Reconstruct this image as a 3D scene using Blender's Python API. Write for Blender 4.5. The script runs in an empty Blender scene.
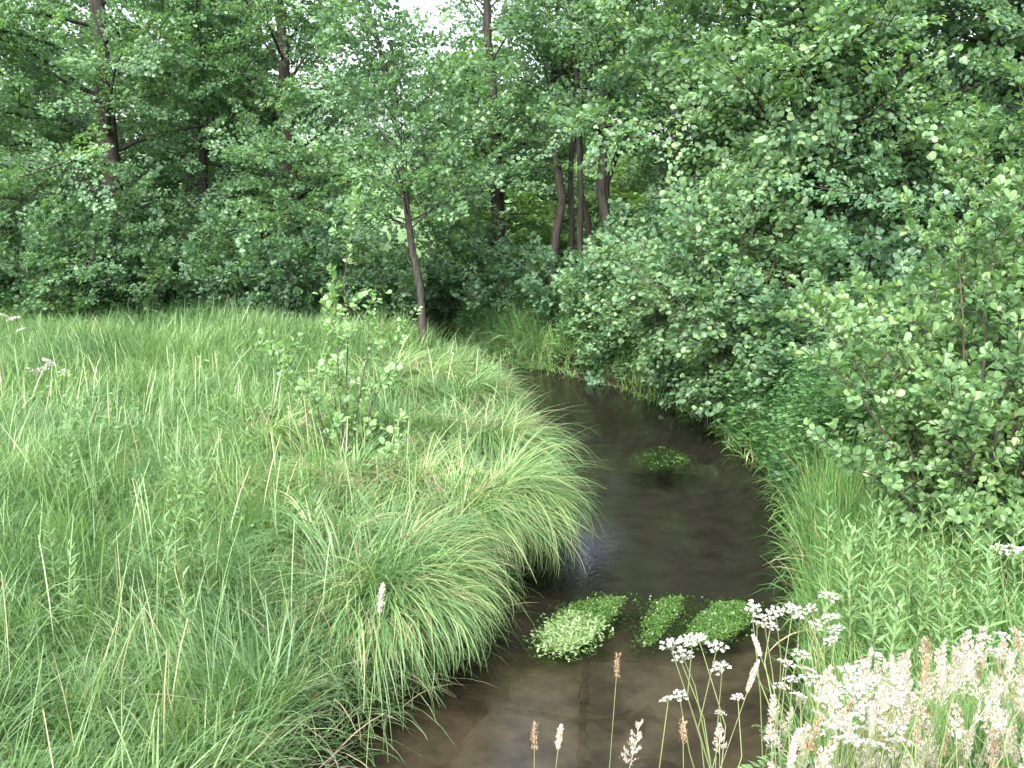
import bpy, math, random, mathutils
import numpy as np
R = np.random.default_rng(7)
random.seed(7)
C = bpy.context.scene.collection
PI = math.pi

# ------------------------------------------------------------------ camera model used for placing things
CAM_H, PITCH, FPX = 3.5, math.radians(11.5), 1005.0
def ray(u, v):
    x = (u - 512) / FPX; up = -(v - 384) / FPX
    return np.array([x, math.cos(PITCH) + up * math.sin(PITCH), -math.sin(PITCH) + up * math.cos(PITCH)])
def at_z(u, v, z=0.0):
    d = ray(u, v); t = (z - CAM_H) / d[2]
    return np.array([d[0] * t, d[1] * t, z])
def at_y(u, v, Y):
    d = ray(u, v); t = Y / d[1]
    return np.array([d[0] * t, Y, CAM_H + d[2] * t])

# ------------------------------------------------------------------ mesh collecting
class MB:
    def __init__(s): s.v = []; s.f = []; s.r = []; s.m = []; s.n = 0
    def add(s, V, F, rnd=None, mi=0):
        V = np.asarray(V, float).reshape(-1, 3); F = np.asarray(F, int)
        if len(F) == 0: return
        s.v.append(V); s.f.append(F + s.n); s.n += len(V)
        s.r.append(np.full(len(F), 0.5) if rnd is None else np.broadcast_to(np.asarray(rnd, float), (len(F),)))
        s.m.append(np.full(len(F), mi, int))
    def mesh(s, name, mats, smooth=False):
        me = bpy.data.meshes.new(name)
        V = np.concatenate(s.v)
        me.vertices.add(len(V)); me.vertices.foreach_set('co', V.astype(np.float32).ravel())
        idx = np.concatenate([f.ravel() for f in s.f]); tot = np.concatenate([np.full(len(f), f.shape[1]) for f in s.f])
        st = np.concatenate([[0], np.cumsum(tot)[:-1]])
        me.loops.add(len(idx)); me.loops.foreach_set('vertex_index', idx.astype(np.int32))
        me.polygons.add(len(tot)); me.polygons.foreach_set('loop_start', st.astype(np.int32))
        mi = np.concatenate(s.m)
        if mi.any(): me.polygons.foreach_set('material_index', mi.astype(np.int32))
        a = me.attributes.new('rnd', 'FLOAT', 'FACE'); a.data.foreach_set('value', np.concatenate(s.r).astype(np.float32))
        if smooth: me.polygons.foreach_set('use_smooth', np.ones(len(tot), bool))
        for m in (mats if isinstance(mats, (list, tuple)) else [mats]): me.materials.append(m)
        me.update(calc_edges=True)
        return me
    def build(s, name, mats, parent=None, smooth=False):
        o = bpy.data.objects.new(name, s.mesh(name, mats, smooth)); C.objects.link(o)
        if parent is not None: o.parent = parent
        return o
def link(name, me, parent=None):
    o = bpy.data.objects.new(name, me); C.objects.link(o)
    if parent is not None: o.parent = parent
    return o
def tag(o, label=None, cat=None, group=None, kind=None):
    for k, v in (('label', label), ('category', cat), ('group', group), ('kind', kind)):
        if v: o[k] = v
    return o
def thing(name, label, cat, loc=(0, 0, 0), group=None, rz=0.0):
    o = bpy.data.objects.new(name, None); C.objects.link(o)
    o.location = loc; o.rotation_euler = (0, 0, rz); o.empty_display_size = .2
    return tag(o, label, cat, group)
def copy_tree(o, parent=None):
    c = o.copy(); C.objects.link(c)
    if parent is not None: c.parent = parent
    for ch in o.children: copy_tree(ch, c)
    return c

def nrm(a): return a / np.maximum(np.linalg.norm(a, axis=-1, keepdims=True), 1e-9)
def tube(mb, P, rad, sides=6, rnd=0.5, mi=0):
    P = np.asarray(P, float); n = len(P); rad = np.broadcast_to(np.asarray(rad, float), (n,))
    T = nrm(np.gradient(P, axis=0)); ref = np.array([1., 0, 0]) if abs(T[0, 2]) > .6 else np.array([0, 0, 1.])
    A = nrm(np.cross(T, ref)); B = np.cross(T, A)
    a = np.arange(sides) * 2 * PI / sides
    V = P[:, None] + rad[:, None, None] * (np.cos(a)[None, :, None] * A[:, None] + np.sin(a)[None, :, None] * B[:, None])
    i = np.arange(n - 1)[:, None] * sides; j = np.arange(sides)[None]; k = (j + 1) % sides
    F = np.stack([i + j, i + k, i + sides + k, i + sides + j], -1).reshape(-1, 4)
    mb.add(V, F, rnd, mi)
def leaves(mb, P, D, N, L, W, shape='tri2', rnd=None, fold=.25, mi=0):
    """leaf blades: base at P, along D, facing N."""
    n = len(P)
    if n == 0: return
    D = nrm(D); S = nrm(np.cross(D, N)); N = np.cross(S, D)
    L = np.broadcast_to(L, (n,))[:, None]; W = np.broadcast_to(W, (n,))[:, None] * .5
    rnd = R.random(n) if rnd is None else rnd
    if shape == 'tri2':
        V = np.stack([P, P + D * L * .55 + S * W + N * W * fold, P + D * L, P + D * L * .55 - S * W + N * W * fold], 1)
        b = np.arange(n)[:, None] * 4
        F = np.concatenate([b + [0, 1, 2], b + [0, 2, 3]]); rr = np.concatenate([rnd, rnd])
    else:   # rounded, broader towards the tip
        a, b2 = (.38, .78) if shape == 'round' else (.3, .62)
        w1, w2 = (.82, .86) if shape == 'round' else (1., .72)
        dr = N * L * .10
        V = np.stack([P, P + D * L * a + S * W * w1 + N * W * fold, P + D * L * b2 + S * W * w2 + N * W * fold - dr * .5, P + D * L - dr,
                      P + D * L * b2 - S * W * w2 + N * W * fold - dr * .5, P + D * L * a - S * W * w1 + N * W * fold], 1)
        b = np.arange(n)[:, None] * 6
        F = np.concatenate([b + [0, 1, 2, 3], b + [0, 3, 4, 5]]); rr = np.concatenate([rnd, rnd])
    mb.add(V, F, rr, mi)
def blades(mb, P, az, phi0, kap, L, W, S=4, rnd=None, face_az=None, mi=0, tipw=.12, pw=1.0):
    """grass blades: P base, az heading, phi0 lean from vertical at the base, kap extra bend to the tip."""
    n = len(P); rnd = R.random(n) if rnd is None else rnd
    az, phi0, kap, L, W = [np.broadcast_to(np.asarray(q, float), (n,)) for q in (az, phi0, kap, L, W)]
    t = (np.arange(S) + .5) / S
    ph = phi0[:, None] + kap[:, None] * t[None] ** pw
    ds = (L / S)[:, None]
    h = np.concatenate([np.zeros((n, 1)), np.cumsum(np.sin(ph) * ds, 1)], 1); z = np.concatenate([np.zeros((n, 1)), np.cumsum(np.cos(ph) * ds, 1)], 1)
    wob = R.normal(0, .03, (n, 1)) * L[:, None] * (np.arange(S + 1) / S)[None] ** 2 * 2
    hx, hy = np.cos(az)[:, None], np.sin(az)[:, None]
    cen = np.stack([P[:, 0:1] + h * hx - wob * hy, P[:, 1:2] + h * hy + wob * hx, P[:, 2:3] + z], -1)
    fa = az + PI / 2 + R.normal(0, .5, n) if face_az is None else face_az
    tt = np.arange(S + 1) / S
    w = W[:, None] * .5 * np.clip(np.minimum(.55 + tt * 2, (1 - tt) * 1.6 + tipw), 0, 1)[None]
    side = np.stack([np.cos(fa), np.sin(fa), R.normal(0, .15, n)], -1)[:, None]
    V = np.stack([cen - side * w[..., None], cen + side * w[..., None]], 2)          # n, S+1, 2, 3
    b = (np.arange(n) * (S + 1) * 2)[:, None, None] + (np.arange(S) * 2)[None, :, None]
    F = (b + np.array([0, 1, 3, 2])[None, None]).reshape(-1, 4)
    mb.add(V, F, np.repeat(rnd, S), mi)

# ------------------------------------------------------------------ materials
def new_mat(name):
    m = bpy.data.materials.new(name); m.use_nodes = True; nt = m.node_tree; nt.nodes.clear()
    return m, nt, lambda t, **k: mk(nt, t, k)
def mk(nt, t, k):
    n = nt.nodes.new(t)
    for a, b in k.items(): setattr(n, a, b)
    return n
def ramp(nt, stops, src):
    r = nt.nodes.new('ShaderNodeValToRGB'); e = r.color_ramp.elements
    while len(e) < len(stops): e.new(.5)
    for q, (p, c) in zip(e, stops): q.position = p; q.color = (*c, 1)
    nt.links.new(src, r.inputs[0]); return r
def foliage(name, stops, trans=.35, rough=.5, spec=.35, patch=1.0, tcol=(1.25, 1.35, .55), pscale=.7):
    """leaf or blade: its colour varies from leaf to leaf and slowly from plant to plant."""
    m, nt, N = new_mat(name); lk = nt.links.new
    at = N('ShaderNodeAttribute', attribute_name='rnd')
    geo = N('ShaderNodeNewGeometry')
    noi = N('ShaderNodeTexNoise'); noi.inputs['Scale'].default_value = pscale; noi.inputs['Detail'].default_value = 2
    lk(geo.outputs['Position'], noi.inputs['Vector'])
    r = ramp(nt, stops, at.outputs['Fac'])
    hsv = N('ShaderNodeHueSaturation')
    mh = N('ShaderNodeMapRange'); mh.inputs[1].default_value = .3; mh.inputs[2].default_value = .7
    mh.inputs[3].default_value = 1 - .22 * patch; mh.inputs[4].default_value = 1 + .22 * patch
    lk(noi.outputs['Fac'], mh.inputs[0]); lk(mh.outputs[0], hsv.inputs['Value'])
    mhue = N('ShaderNodeMapRange'); mhue.inputs[1].default_value = .3; mhue.inputs[2].default_value = .7
    mhue.inputs[3].default_value = .5 + .012 * patch; mhue.inputs[4].default_value = .5 - .016 * patch
    lk(noi.outputs['Fac'], mhue.inputs[0]); lk(mhue.outputs[0], hsv.inputs['Hue'])
    lk(r.outputs[0], hsv.inputs['Color'])
    p = N('ShaderNodeBsdfPrincipled'); p.inputs['Roughness'].default_value = rough; p.inputs['Specular IOR Level'].default_value = spec
    lk(hsv.outputs[0], p.inputs['Base Color'])
    tr = N('ShaderNodeBsdfTranslucent'); mul = N('ShaderNodeMixRGB', blend_type='MULTIPLY'); mul.inputs[0].default_value = 1
    mul.inputs[2].default_value = (*tcol, 1); lk(hsv.outputs[0], mul.inputs[1]); lk(mul.outputs[0], tr.inputs[0])
    mx = N('ShaderNodeMixShader'); mx.inputs[0].default_value = trans
    lk(p.outputs[0], mx.inputs[1]); lk(tr.outputs[0], mx.inputs[2])
    out = N('ShaderNodeOutputMaterial'); lk(mx.outputs[0], out.inputs[0])
    return m
def bark(name, c1, c2, scale=6.0, rough=.9):
    m, nt, N = new_mat(name); lk = nt.links.new
    tc = N('ShaderNodeTexCoord'); mp = N('ShaderNodeMapping'); mp.inputs['Scale'].default_value = (scale * 2.2, scale * 2.2, scale * .45)
    lk(tc.outputs['Object'], mp.inputs[0])
    noi = N('ShaderNodeTexNoise'); noi.inputs['Scale'].default_value = 1; noi.inputs['Detail'].default_value = 5; noi.inputs['Roughness'].default_value = .65
    lk(mp.outputs[0], noi.inputs['Vector'])
    r = ramp(nt, [(.32, c1), (.68, c2)], noi.outputs['Fac'])
    b = N('ShaderNodeBump'); b.inputs['Strength'].default_value = .7; b.inputs['Distance'].default_value = .03; lk(noi.outputs['Fac'], b.inputs['Height'])
    p = N('ShaderNodeBsdfPrincipled'); p.inputs['Roughness'].default_value = rough; p.inputs['Specular IOR Level'].default_value = .2
    lk(r.outputs[0], p.inputs['Base Color']); lk(b.outputs[0], p.inputs['Normal'])
    out = N('ShaderNodeOutputMaterial'); lk(p.outputs[0], out.inputs[0]); return m

M = {}
ALD = [(0, (.07, .145, .085)), (.35, (.105, .20, .115)), (.75, (.145, .26, .14)), (1, (.21, .34, .17))]
M['alder'] = foliage('alder_leaf', ALD, .5, .42, .45)
M['alder_far'] = foliage('alder_leaf_pale', [(0, (.10, .19, .075)), (.5, (.15, .26, .09)), (1, (.22, .34, .12))], .48, .5, .3)
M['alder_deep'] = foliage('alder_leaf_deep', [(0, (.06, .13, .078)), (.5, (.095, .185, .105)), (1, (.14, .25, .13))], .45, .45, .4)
M['alder_near'] = foliage('alder_leaf_glossy', [(0, (.075, .155, .085)), (.4, (.112, .21, .108)), (.8, (.16, .275, .132)), (1, (.23, .35, .165))], .46, .4, .48)
M['shrub'] = foliage('shrub_leaf', [(0, (.09, .18, .085)), (.4, (.135, .25, .108)), (.8, (.19, .32, .135)), (1, (.27, .39, .17))], .46, .42, .45, .7)
M['young'] = foliage('young_leaf', [(0, (.13, .25, .11)), (.5, (.19, .32, .14)), (1, (.27, .41, .185))], .42, .42, .4, .5)
M['grass'] = foliage('meadow_blade', [(0, (.042, .098, .045)), (.3, (.10, .195, .078)), (.65, (.16, .275, .115)), (.85, (.235, .35, .17)), (.945, (.34, .43, .25)), (.96, (.36, .32, .2)), (1, (.46, .42, .3))], .42, .42, .4, 1.0)
M['rgrass'] = foliage('bank_blade', [(0, (.055, .135, .045)), (.4, (.12, .25, .075)), (.9, (.19, .35, .105)), (.94, (.33, .29, .17)), (1, (.40, .36, .22))], .4, .45, .35)
M['sedge'] = foliage('sedge_blade', [(0, (.055, .13, .05)), (.35, (.12, .23, .085)), (.6, (.19, .305, .125)), (.74, (.32, .385, .17)), (1, (.46, .47, .28))], .36, .4, .45, .7)
M['straw'] = foliage('dead_blade', [(0, (.17, .12, .08)), (.5, (.30, .24, .16)), (1, (.45, .39, .30))], .25, .6, .2, .6, tcol=(1, 1, .9))
M['herb'] = foliage('herb_leaf', [(0, (.045, .115, .045)), (.5, (.075, .17, .06)), (1, (.12, .23, .08))], .35, .5, .3)
M['willow'] = foliage('willowherb_leaf', [(0, (.085, .175, .07)), (.5, (.13, .24, .095)), (1, (.19, .31, .125))], .38, .45, .35, .6)
M['weed'] = foliage('water_weed_leaf', [(0, (.03, .075, .015)), (.5, (.05, .115, .022)), (1, (.085, .165, .036))], .3, .35, .5, .5)
M['weed_pale'] = foliage('water_weed_pale_leaf', [(0, (.10, .18, .06)), (.6, (.17, .265, .10)), (1, (.30, .38, .2))], .3, .3, .5, .4)
M['stem'] = foliage('green_stem', [(0, (.14, .20, .08)), (1, (.24, .28, .13))], .15, .5, .3, .4)
M['flower'] = foliage('white_petal', [(0, (.45, .45, .40)), (.6, (.6, .59, .56)), (1, (.74, .73, .7))], .3, .6, .2, .1, tcol=(1, 1, 1))
M['seed'] = foliage('pale_seed_head', [(0, (.31, .29, .19)), (.4, (.50, .47, .39)), (1, (.66, .63, .56))], .3, .6, .2, .3, tcol=(1, 1, .95))
M['seedpink'] = foliage('pinkish_seed_head', [(0, (.30, .25, .18)), (.4, (.46, .42, .35)), (1, (.62, .585, .52))], .3, .6, .2, .3, tcol=(1, 1, .95))
M['seedbrown'] = foliage('brown_seed_head', [(0, (.22, .15, .09)), (.5, (.34, .25, .15)), (1, (.48, .38, .25))], .2, .6, .2, .3, tcol=(1, 1, .9))
M['bark'] = bark('grey_brown_bark', (.013, .012, .010), (.046, .042, .036))
M['barkpale'] = bark('pale_mottled_bark', (.013, .012, .0105), (.052, .047, .041), 9)
M['twig'] = bark('twig_bark', (.035, .03, .024), (.10, .088, .07), 14)

def ground_mat():
    m, nt, N = new_mat('meadow_soil'); lk = nt.links.new
    geo = N('ShaderNodeNewGeometry')
    n1 = N('ShaderNodeTexNoise'); n1.inputs['Scale'].default_value = 3.5; n1.inputs['Detail'].default_value = 6
    n2 = N('ShaderNodeTexNoise'); n2.inputs['Scale'].default_value = .25; n2.inputs['Detail'].default_value = 4
    lk(geo.outputs['Position'], n1.inputs['Vector']); lk(geo.outputs['Position'], n2.inputs['Vector'])
    soil = ramp(nt, [(.35, (.014, .011, .008)), (.5, (.032, .026, .018)), (.7, (.065, .052, .036))], n1.outputs['Fac'])
    turf = ramp(nt, [(.3, (.085, .15, .06)), (.7, (.13, .21, .085))], n2.outputs['Fac'])
    mud = ramp(nt, [(.3, (.042, .039, .035)), (.48, (.054, .05, .045)), (.62, (.068, .063, .054)), (.75, (.054, .057, .042))], n1.outputs['Fac'])
    sep = N('ShaderNodeSeparateXYZ'); lk(geo.outputs['Position'], sep.inputs[0])
    n3 = N('ShaderNodeTexNoise'); n3.inputs['Scale'].default_value = 2.2; n3.inputs['Detail'].default_value = 8; n3.inputs['Roughness'].default_value = .65; lk(geo.outputs['Position'], n3.inputs['Vector'])
    silt = ramp(nt, [(.3, (.04, .034, .026)), (.45, (.095, .078, .056)), (.6, (.17, .138, .098)), (.72, (.09, .09, .052))], n3.outputs['Fac'])
    fs = N('ShaderNodeMapRange'); fs.inputs[1].default_value = 8.6; fs.inputs[2].default_value = 7.2; lk(sep.outputs['Y'], fs.inputs[0])
    mb_ = N('ShaderNodeMixRGB'); lk(fs.outputs[0], mb_.inputs[0]); lk(mud.outputs[0], mb_.inputs[1]); lk(silt.outputs[0], mb_.inputs[2])
    fy = N('ShaderNodeMapRange'); fy.inputs[1].default_value = 27; fy.inputs[2].default_value = 31; lk(sep.outputs['Y'], fy.inputs[0])
    fz = N('ShaderNodeMapRange'); fz.inputs[1].default_value = .04; fz.inputs[2].default_value = -.06; lk(sep.outputs['Z'], fz.inputs[0])
    wet = N('ShaderNodeMapRange'); wet.inputs[1].default_value = .34; wet.inputs[2].default_value = .12; lk(sep.outputs['Z'], wet.inputs[0])
    ms = N('ShaderNodeMixRGB'); ms.inputs[2].default_value = (.013, .010, .008, 1); lk(wet.outputs[0], ms.inputs[0]); lk(soil.outputs[0], ms.inputs[1])
    m1 = N('ShaderNodeMixRGB'); lk(fy.outputs[0], m1.inputs[0]); lk(ms.outputs[0], m1.inputs[1]); lk(turf.outputs[0], m1.inputs[2])
    m2 = N('ShaderNodeMixRGB'); lk(fz.outputs[0], m2.inputs[0]); lk(m1.outputs[0], m2.inputs[1]); lk(mb_.outputs[0], m2.inputs[2])
    b = N('ShaderNodeBump'); b.inputs['Strength'].default_value = .8; b.inputs['Distance'].default_value = .05; lk(n1.outputs['Fac'], b.inputs['Height'])
    p = N('ShaderNodeBsdfPrincipled'); p.inputs['Roughness'].default_value = .95; p.inputs['Specular IOR Level'].default_value = .1
    lk(m2.outputs[0], p.inputs['Base Color']); lk(b.outputs[0], p.inputs['Normal'])
    out = N('ShaderNodeOutputMaterial'); lk(p.outputs[0], out.inputs[0]); return m
def water_mat():
    m, nt, N = new_mat('stream_water'); lk = nt.links.new
    geo = N('ShaderNodeNewGeometry')
    mp = N('ShaderNodeMapping'); mp.inputs['Scale'].default_value = (1, .6, 1); lk(geo.outputs['Position'], mp.inputs[0])
    a = N('ShaderNodeTexNoise'); a.inputs['Scale'].default_value = 30; a.inputs['Detail'].default_value = 3; lk(mp.outputs[0], a.inputs['Vector'])
    c = N('ShaderNodeTexNoise'); c.inputs['Scale'].default_value = 1.6; c.inputs['Detail'].default_value = 2; lk(mp.outputs[0], c.inputs['Vector'])
    ad = N('ShaderNodeMath', operation='MULTIPLY_ADD'); ad.inputs[1].default_value = .25; lk(c.outputs['Fac'], ad.inputs[0]); lk(a.outputs['Fac'], ad.inputs[2])
    b = N('ShaderNodeBump'); b.inputs['Strength'].default_value = .12; b.inputs['Distance'].default_value = .014; lk(ad.outputs[0], b.inputs['Height'])
    fr = N('ShaderNodeFresnel'); fr.inputs['IOR'].default_value = 1.333; lk(b.outputs[0], fr.inputs['Normal'])
    gl = N('ShaderNodeBsdfGlossy'); gl.inputs['Roughness'].default_value = .03; lk(b.outputs[0], gl.inputs['Normal'])
    tr = N('ShaderNodeBsdfTransparent'); tr.inputs[0].default_value = (.64, .63, .59, 1)
    mx = N('ShaderNodeMixShader'); lk(fr.outputs[0], mx.inputs[0]); lk(tr.outputs[0], mx.inputs[1]); lk(gl.outputs[0], mx.inputs[2])
    out = N('ShaderNodeOutputMaterial'); lk(mx.outputs[0], out.inputs[0]); return m
def slab_mat():
    m, nt, N = new_mat('silted_bed_slab'); lk = nt.links.new
    geo = N('ShaderNodeNewGeometry')
    n1 = N('ShaderNodeTexNoise'); n1.inputs['Scale'].default_value = 2.2; n1.inputs['Detail'].default_value = 8; n1.inputs['Roughness'].default_value = .65
    lk(geo.outputs['Position'], n1.inputs['Vector'])
    r = ramp(nt, [(.3, (.045, .038, .028)), (.45, (.105, .086, .06)), (.6, (.19, .155, .11)), (.72, (.10, .10, .06))], n1.outputs['Fac'])
    p = N('ShaderNodeBsdfPrincipled'); p.inputs['Roughness'].default_value = .9; lk(r.outputs[0], p.inputs['Base Color'])
    out = N('ShaderNodeOutputMaterial'); lk(p.outputs[0], out.inputs[0]); return m

# ------------------------------------------------------------------ stream outline and terrain
RE = [(.35, 2.6), (.62, 3.5), (1.15, 4.6), (1.75, 5.5), (2.19, 7.07), (2.42, 8.0), (2.77, 9.45), (3.04, 10.72), (3.15, 11.9), (2.95, 12.8), (2.95, 13.9), (2.6, 15.2), (1.85, 16.8), (1.1, 17.9), (-.23, 19.4), (-.95, 21.), (-2.2, 23.0), (-4.5, 25.5), (-7.5, 27.5)]
LE = [(-1.45, 2.6), (-1.35, 4.2), (-1.12, 5.51), (-.87, 6.07), (-.52, 6.76), (-.22, 7.8), (.02, 8.92), (.2, 10.72), (.2, 12.83), (-.11, 15.18), (-.6, 17.12), (-1.5, 18.9), (-2.3, 20.3), (-3.6, 22.0), (-5.8, 24.2), (-8.2, 26.2)]
POLY = np.array(RE + LE[::-1])
def sdf(x, y):
    p = np.stack([x, y], -1); d = np.full(x.shape, 1e9); inside = np.zeros(x.shape, bool)
    n = len(POLY)
    for i in range(n):
        a, b = POLY[i], POLY[(i + 1) % n]; ab = b - a
        t = np.clip(((p - a) @ ab) / (ab @ ab), 0, 1)
        d = np.minimum(d, np.linalg.norm(p - a - t[..., None] * ab, axis=-1))
        c = (a[1] > y) != (b[1] > y)
        xi = a[0] + (y - a[1]) / (b[1] - a[1] if b[1] != a[1] else 1e-9) * (b[0] - a[0])
        inside ^= c & (x < xi)
    return np.where(inside, -d, d)
def sm(a, b, t):
    t = np.clip((t - a) / (b - a), 0, 1); return t * t * (3 - 2 * t)
_ph = R.random((14, 3)) * 6.28
def wav(x, y, s):
    r = 0
    for i, (a, b, c) in enumerate(_ph):
        f = s * (.6 + i * .17); r = r + np.sin(x * f * math.cos(a) + y * f * math.sin(a) + b + 1.3 * np.sin(c + y * f * .4))
    return r / 5.0
def terr(x, y):
    x = np.asarray(x, float); y = np.asarray(y, float)
    d = sdf(x, y) + .05 * wav(x, y, 5) * (y < 40)
    bed = -.07 - (.107 + .14 * sm(7.2, 9.5, y)) * sm(0, .6, -d) + .006 * wav(x, y, 3)
    left = x < (.3 + .05 * (y - 8))
    top = np.where(left, .36, .42)
    bank = -.07 + (top + .07) * sm(0, .22, d) + .16 * sm(.3, 3.5, d) + .04 * wav(x, y, 1.2) * sm(.1, 1, d)
    z = np.where(d > 0, bank, bed)
    # road embankment under the viewer; its right side slopes down further out
    q = np.clip((x - .3) / 1.5, 0, 1)
    e = 1.9 * (1 - sm(.9, 3.0 + 3.2 * q, y))
    z = np.where(d > 0, np.maximum(z, z * .3 + e), np.maximum(z, e * (y < 3.2) - .3))
    z = z + np.clip(y - 27, 0, None) * .045 * sm(27, 60, y) + .5 * wav(x, y, .05) * sm(30, 80, y)
    z = z + .25 * sm(5, 14, np.abs(x - 2)) * (x > 2)
    return z
def tz(x, y): return float(terr(np.array([x]), np.array([y]))[0])

def axis(lo, hi, st, far_lo, far_hi, n):
    a = np.arange(lo, hi + 1e-6, st)
    g = np.geomspace(st, far_hi - hi, n) + hi; h = lo - np.geomspace(st, lo - far_lo, n)[::-1]
    return np.concatenate([h, a, g])
gx = axis(-4, 6, .06, -400, 400, 46); gy = axis(2, 22, .08, -60, 500, 46)
X, Y = np.meshgrid(gx, gy); Z = terr(X, Y)
nx, ny = len(gx), len(gy)
i, j = np.meshgrid(np.arange(nx - 1), np.arange(ny - 1)); b = (j * nx + i).ravel()
g = MB(); g.add(np.stack([X, Y, Z], -1), np.stack([b, b + 1, b + nx + 1, b + nx], -1))
tag(g.build('ground', ground_mat(), smooth=True), kind='structure')
w = MB(); w.add([(-14, 2.4, 0), (4.5, 2.4, 0), (4.5, 29, 0), (-14, 29, 0)], [[0, 1, 2, 3]])
tag(w.build('water', water_mat()), kind='structure')

# concrete slabs sunk in the bed near the bridge
SM = slab_mat()
def slab(px4, label):
    Q = np.array([at_z(u, v, -.17) for u, v in px4]); c = Q.mean(0); K = 14; P = []
    for a, b_ in zip(Q, np.roll(Q, -1, 0)):
        P += [a + (b_ - a) * t + np.append(R.normal(0, .012, 2), R.normal(0, .004)) for t in np.arange(K) / K]
    P = np.array(P); n = len(P); mb = MB(); V = np.concatenate([P + (c - P) * .012 , P - [0, 0, .05], [c]])
    k = np.arange(n); k2 = (k + 1) % n
    mb.add(V, np.stack([k, k + n, k2 + n, k2], -1)); mb.add(V, np.stack([k, k2, np.full(n, 2 * n)], -1))
    o = mb.build('bed_slab', SM); tag(o, label, 'paving slab', 'slabs sunk in the stream bed')
slab([(380, 690), (580, 718), (584, 661), (455, 640)], 'brown submerged slab with a pale patch, below the pale-topped weed clump')
slab([(587, 718), (735, 718), (720, 668), (589, 661)], 'brown submerged slab nearest the pair of thin seed stalks, below the middle weed clump')
slab([(300, 800), (578, 800), (580, 722), (360, 694)], 'brown submerged slab beside the lowest sedge overhang at the stream edge')
slab([(586, 800), (760, 800), (737, 722), (587, 722)], 'brown submerged slab below the cow parsley stems, closest to the viewer')

# ------------------------------------------------------------------ trees
def spray_leaves(mb, tw, size, dens, shape, droop=.25, mode='spray', latf=.24, mi=0, aspect=.86, upw=1.0, tilt=.6):
    """tw rows: P0(3) dir(3) len normal(3)"""
    tw = np.array(tw); L = tw[:, 6]
    n = np.maximum(3, (L * dens).astype(int)); k = np.repeat(np.arange(len(tw)), n); m = len(k)
    P0, D, N, LL = tw[k, :3], tw[k, 3:6], tw[k, 7:10], L[k]
    S = nrm(np.cross(D, N)); N = np.cross(S, D)
    if mode == 'spray':
        t = R.random(m) ** .85; s = R.choice([-1, 1], m); lat = s * R.random(m) * np.clip(LL * latf, .08, .35) * (1.15 - .75 * t)
        P = P0 + D * (t * LL)[:, None] + S * lat[:, None] + N * R.normal(0, .035, m)[:, None]; P[:, 2] -= droop * .3 * LL * t ** 2
        LD = D * (.5 + R.random(m) * .6)[:, None] + S * (s * (.4 + R.random(m) * .7))[:, None] + R.normal(0, .25, (m, 3)) - [0, 0, .15]
        LN = N * upw + R.normal(0, tilt, (m, 3))
    else:           # leaves set round a shoot
        t = R.random(m); a = R.random(m) * 2 * PI
        rad = S * np.cos(a)[:, None] + N * np.sin(a)[:, None]
        P = P0 + D * (t * LL)[:, None] + rad * .015; P[:, 2] -= droop * .3 * LL * t ** 2
        LD = D * (.35 + .7 * t)[:, None] + rad * .9 + R.normal(0, .2, (m, 3)) + [0, 0, .1]
        LN = np.cross(np.cross(LD, D), LD) + np.array([0, 0, upw]) + R.normal(0, tilt, (m, 3))
    sz = size * (.5 + .7 * R.random(m))
    leaves(mb, P, LD, LN, sz, sz * aspect, shape, R.random(m), .3 * (1 if shape == 'tri2' else .7), mi)

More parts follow.
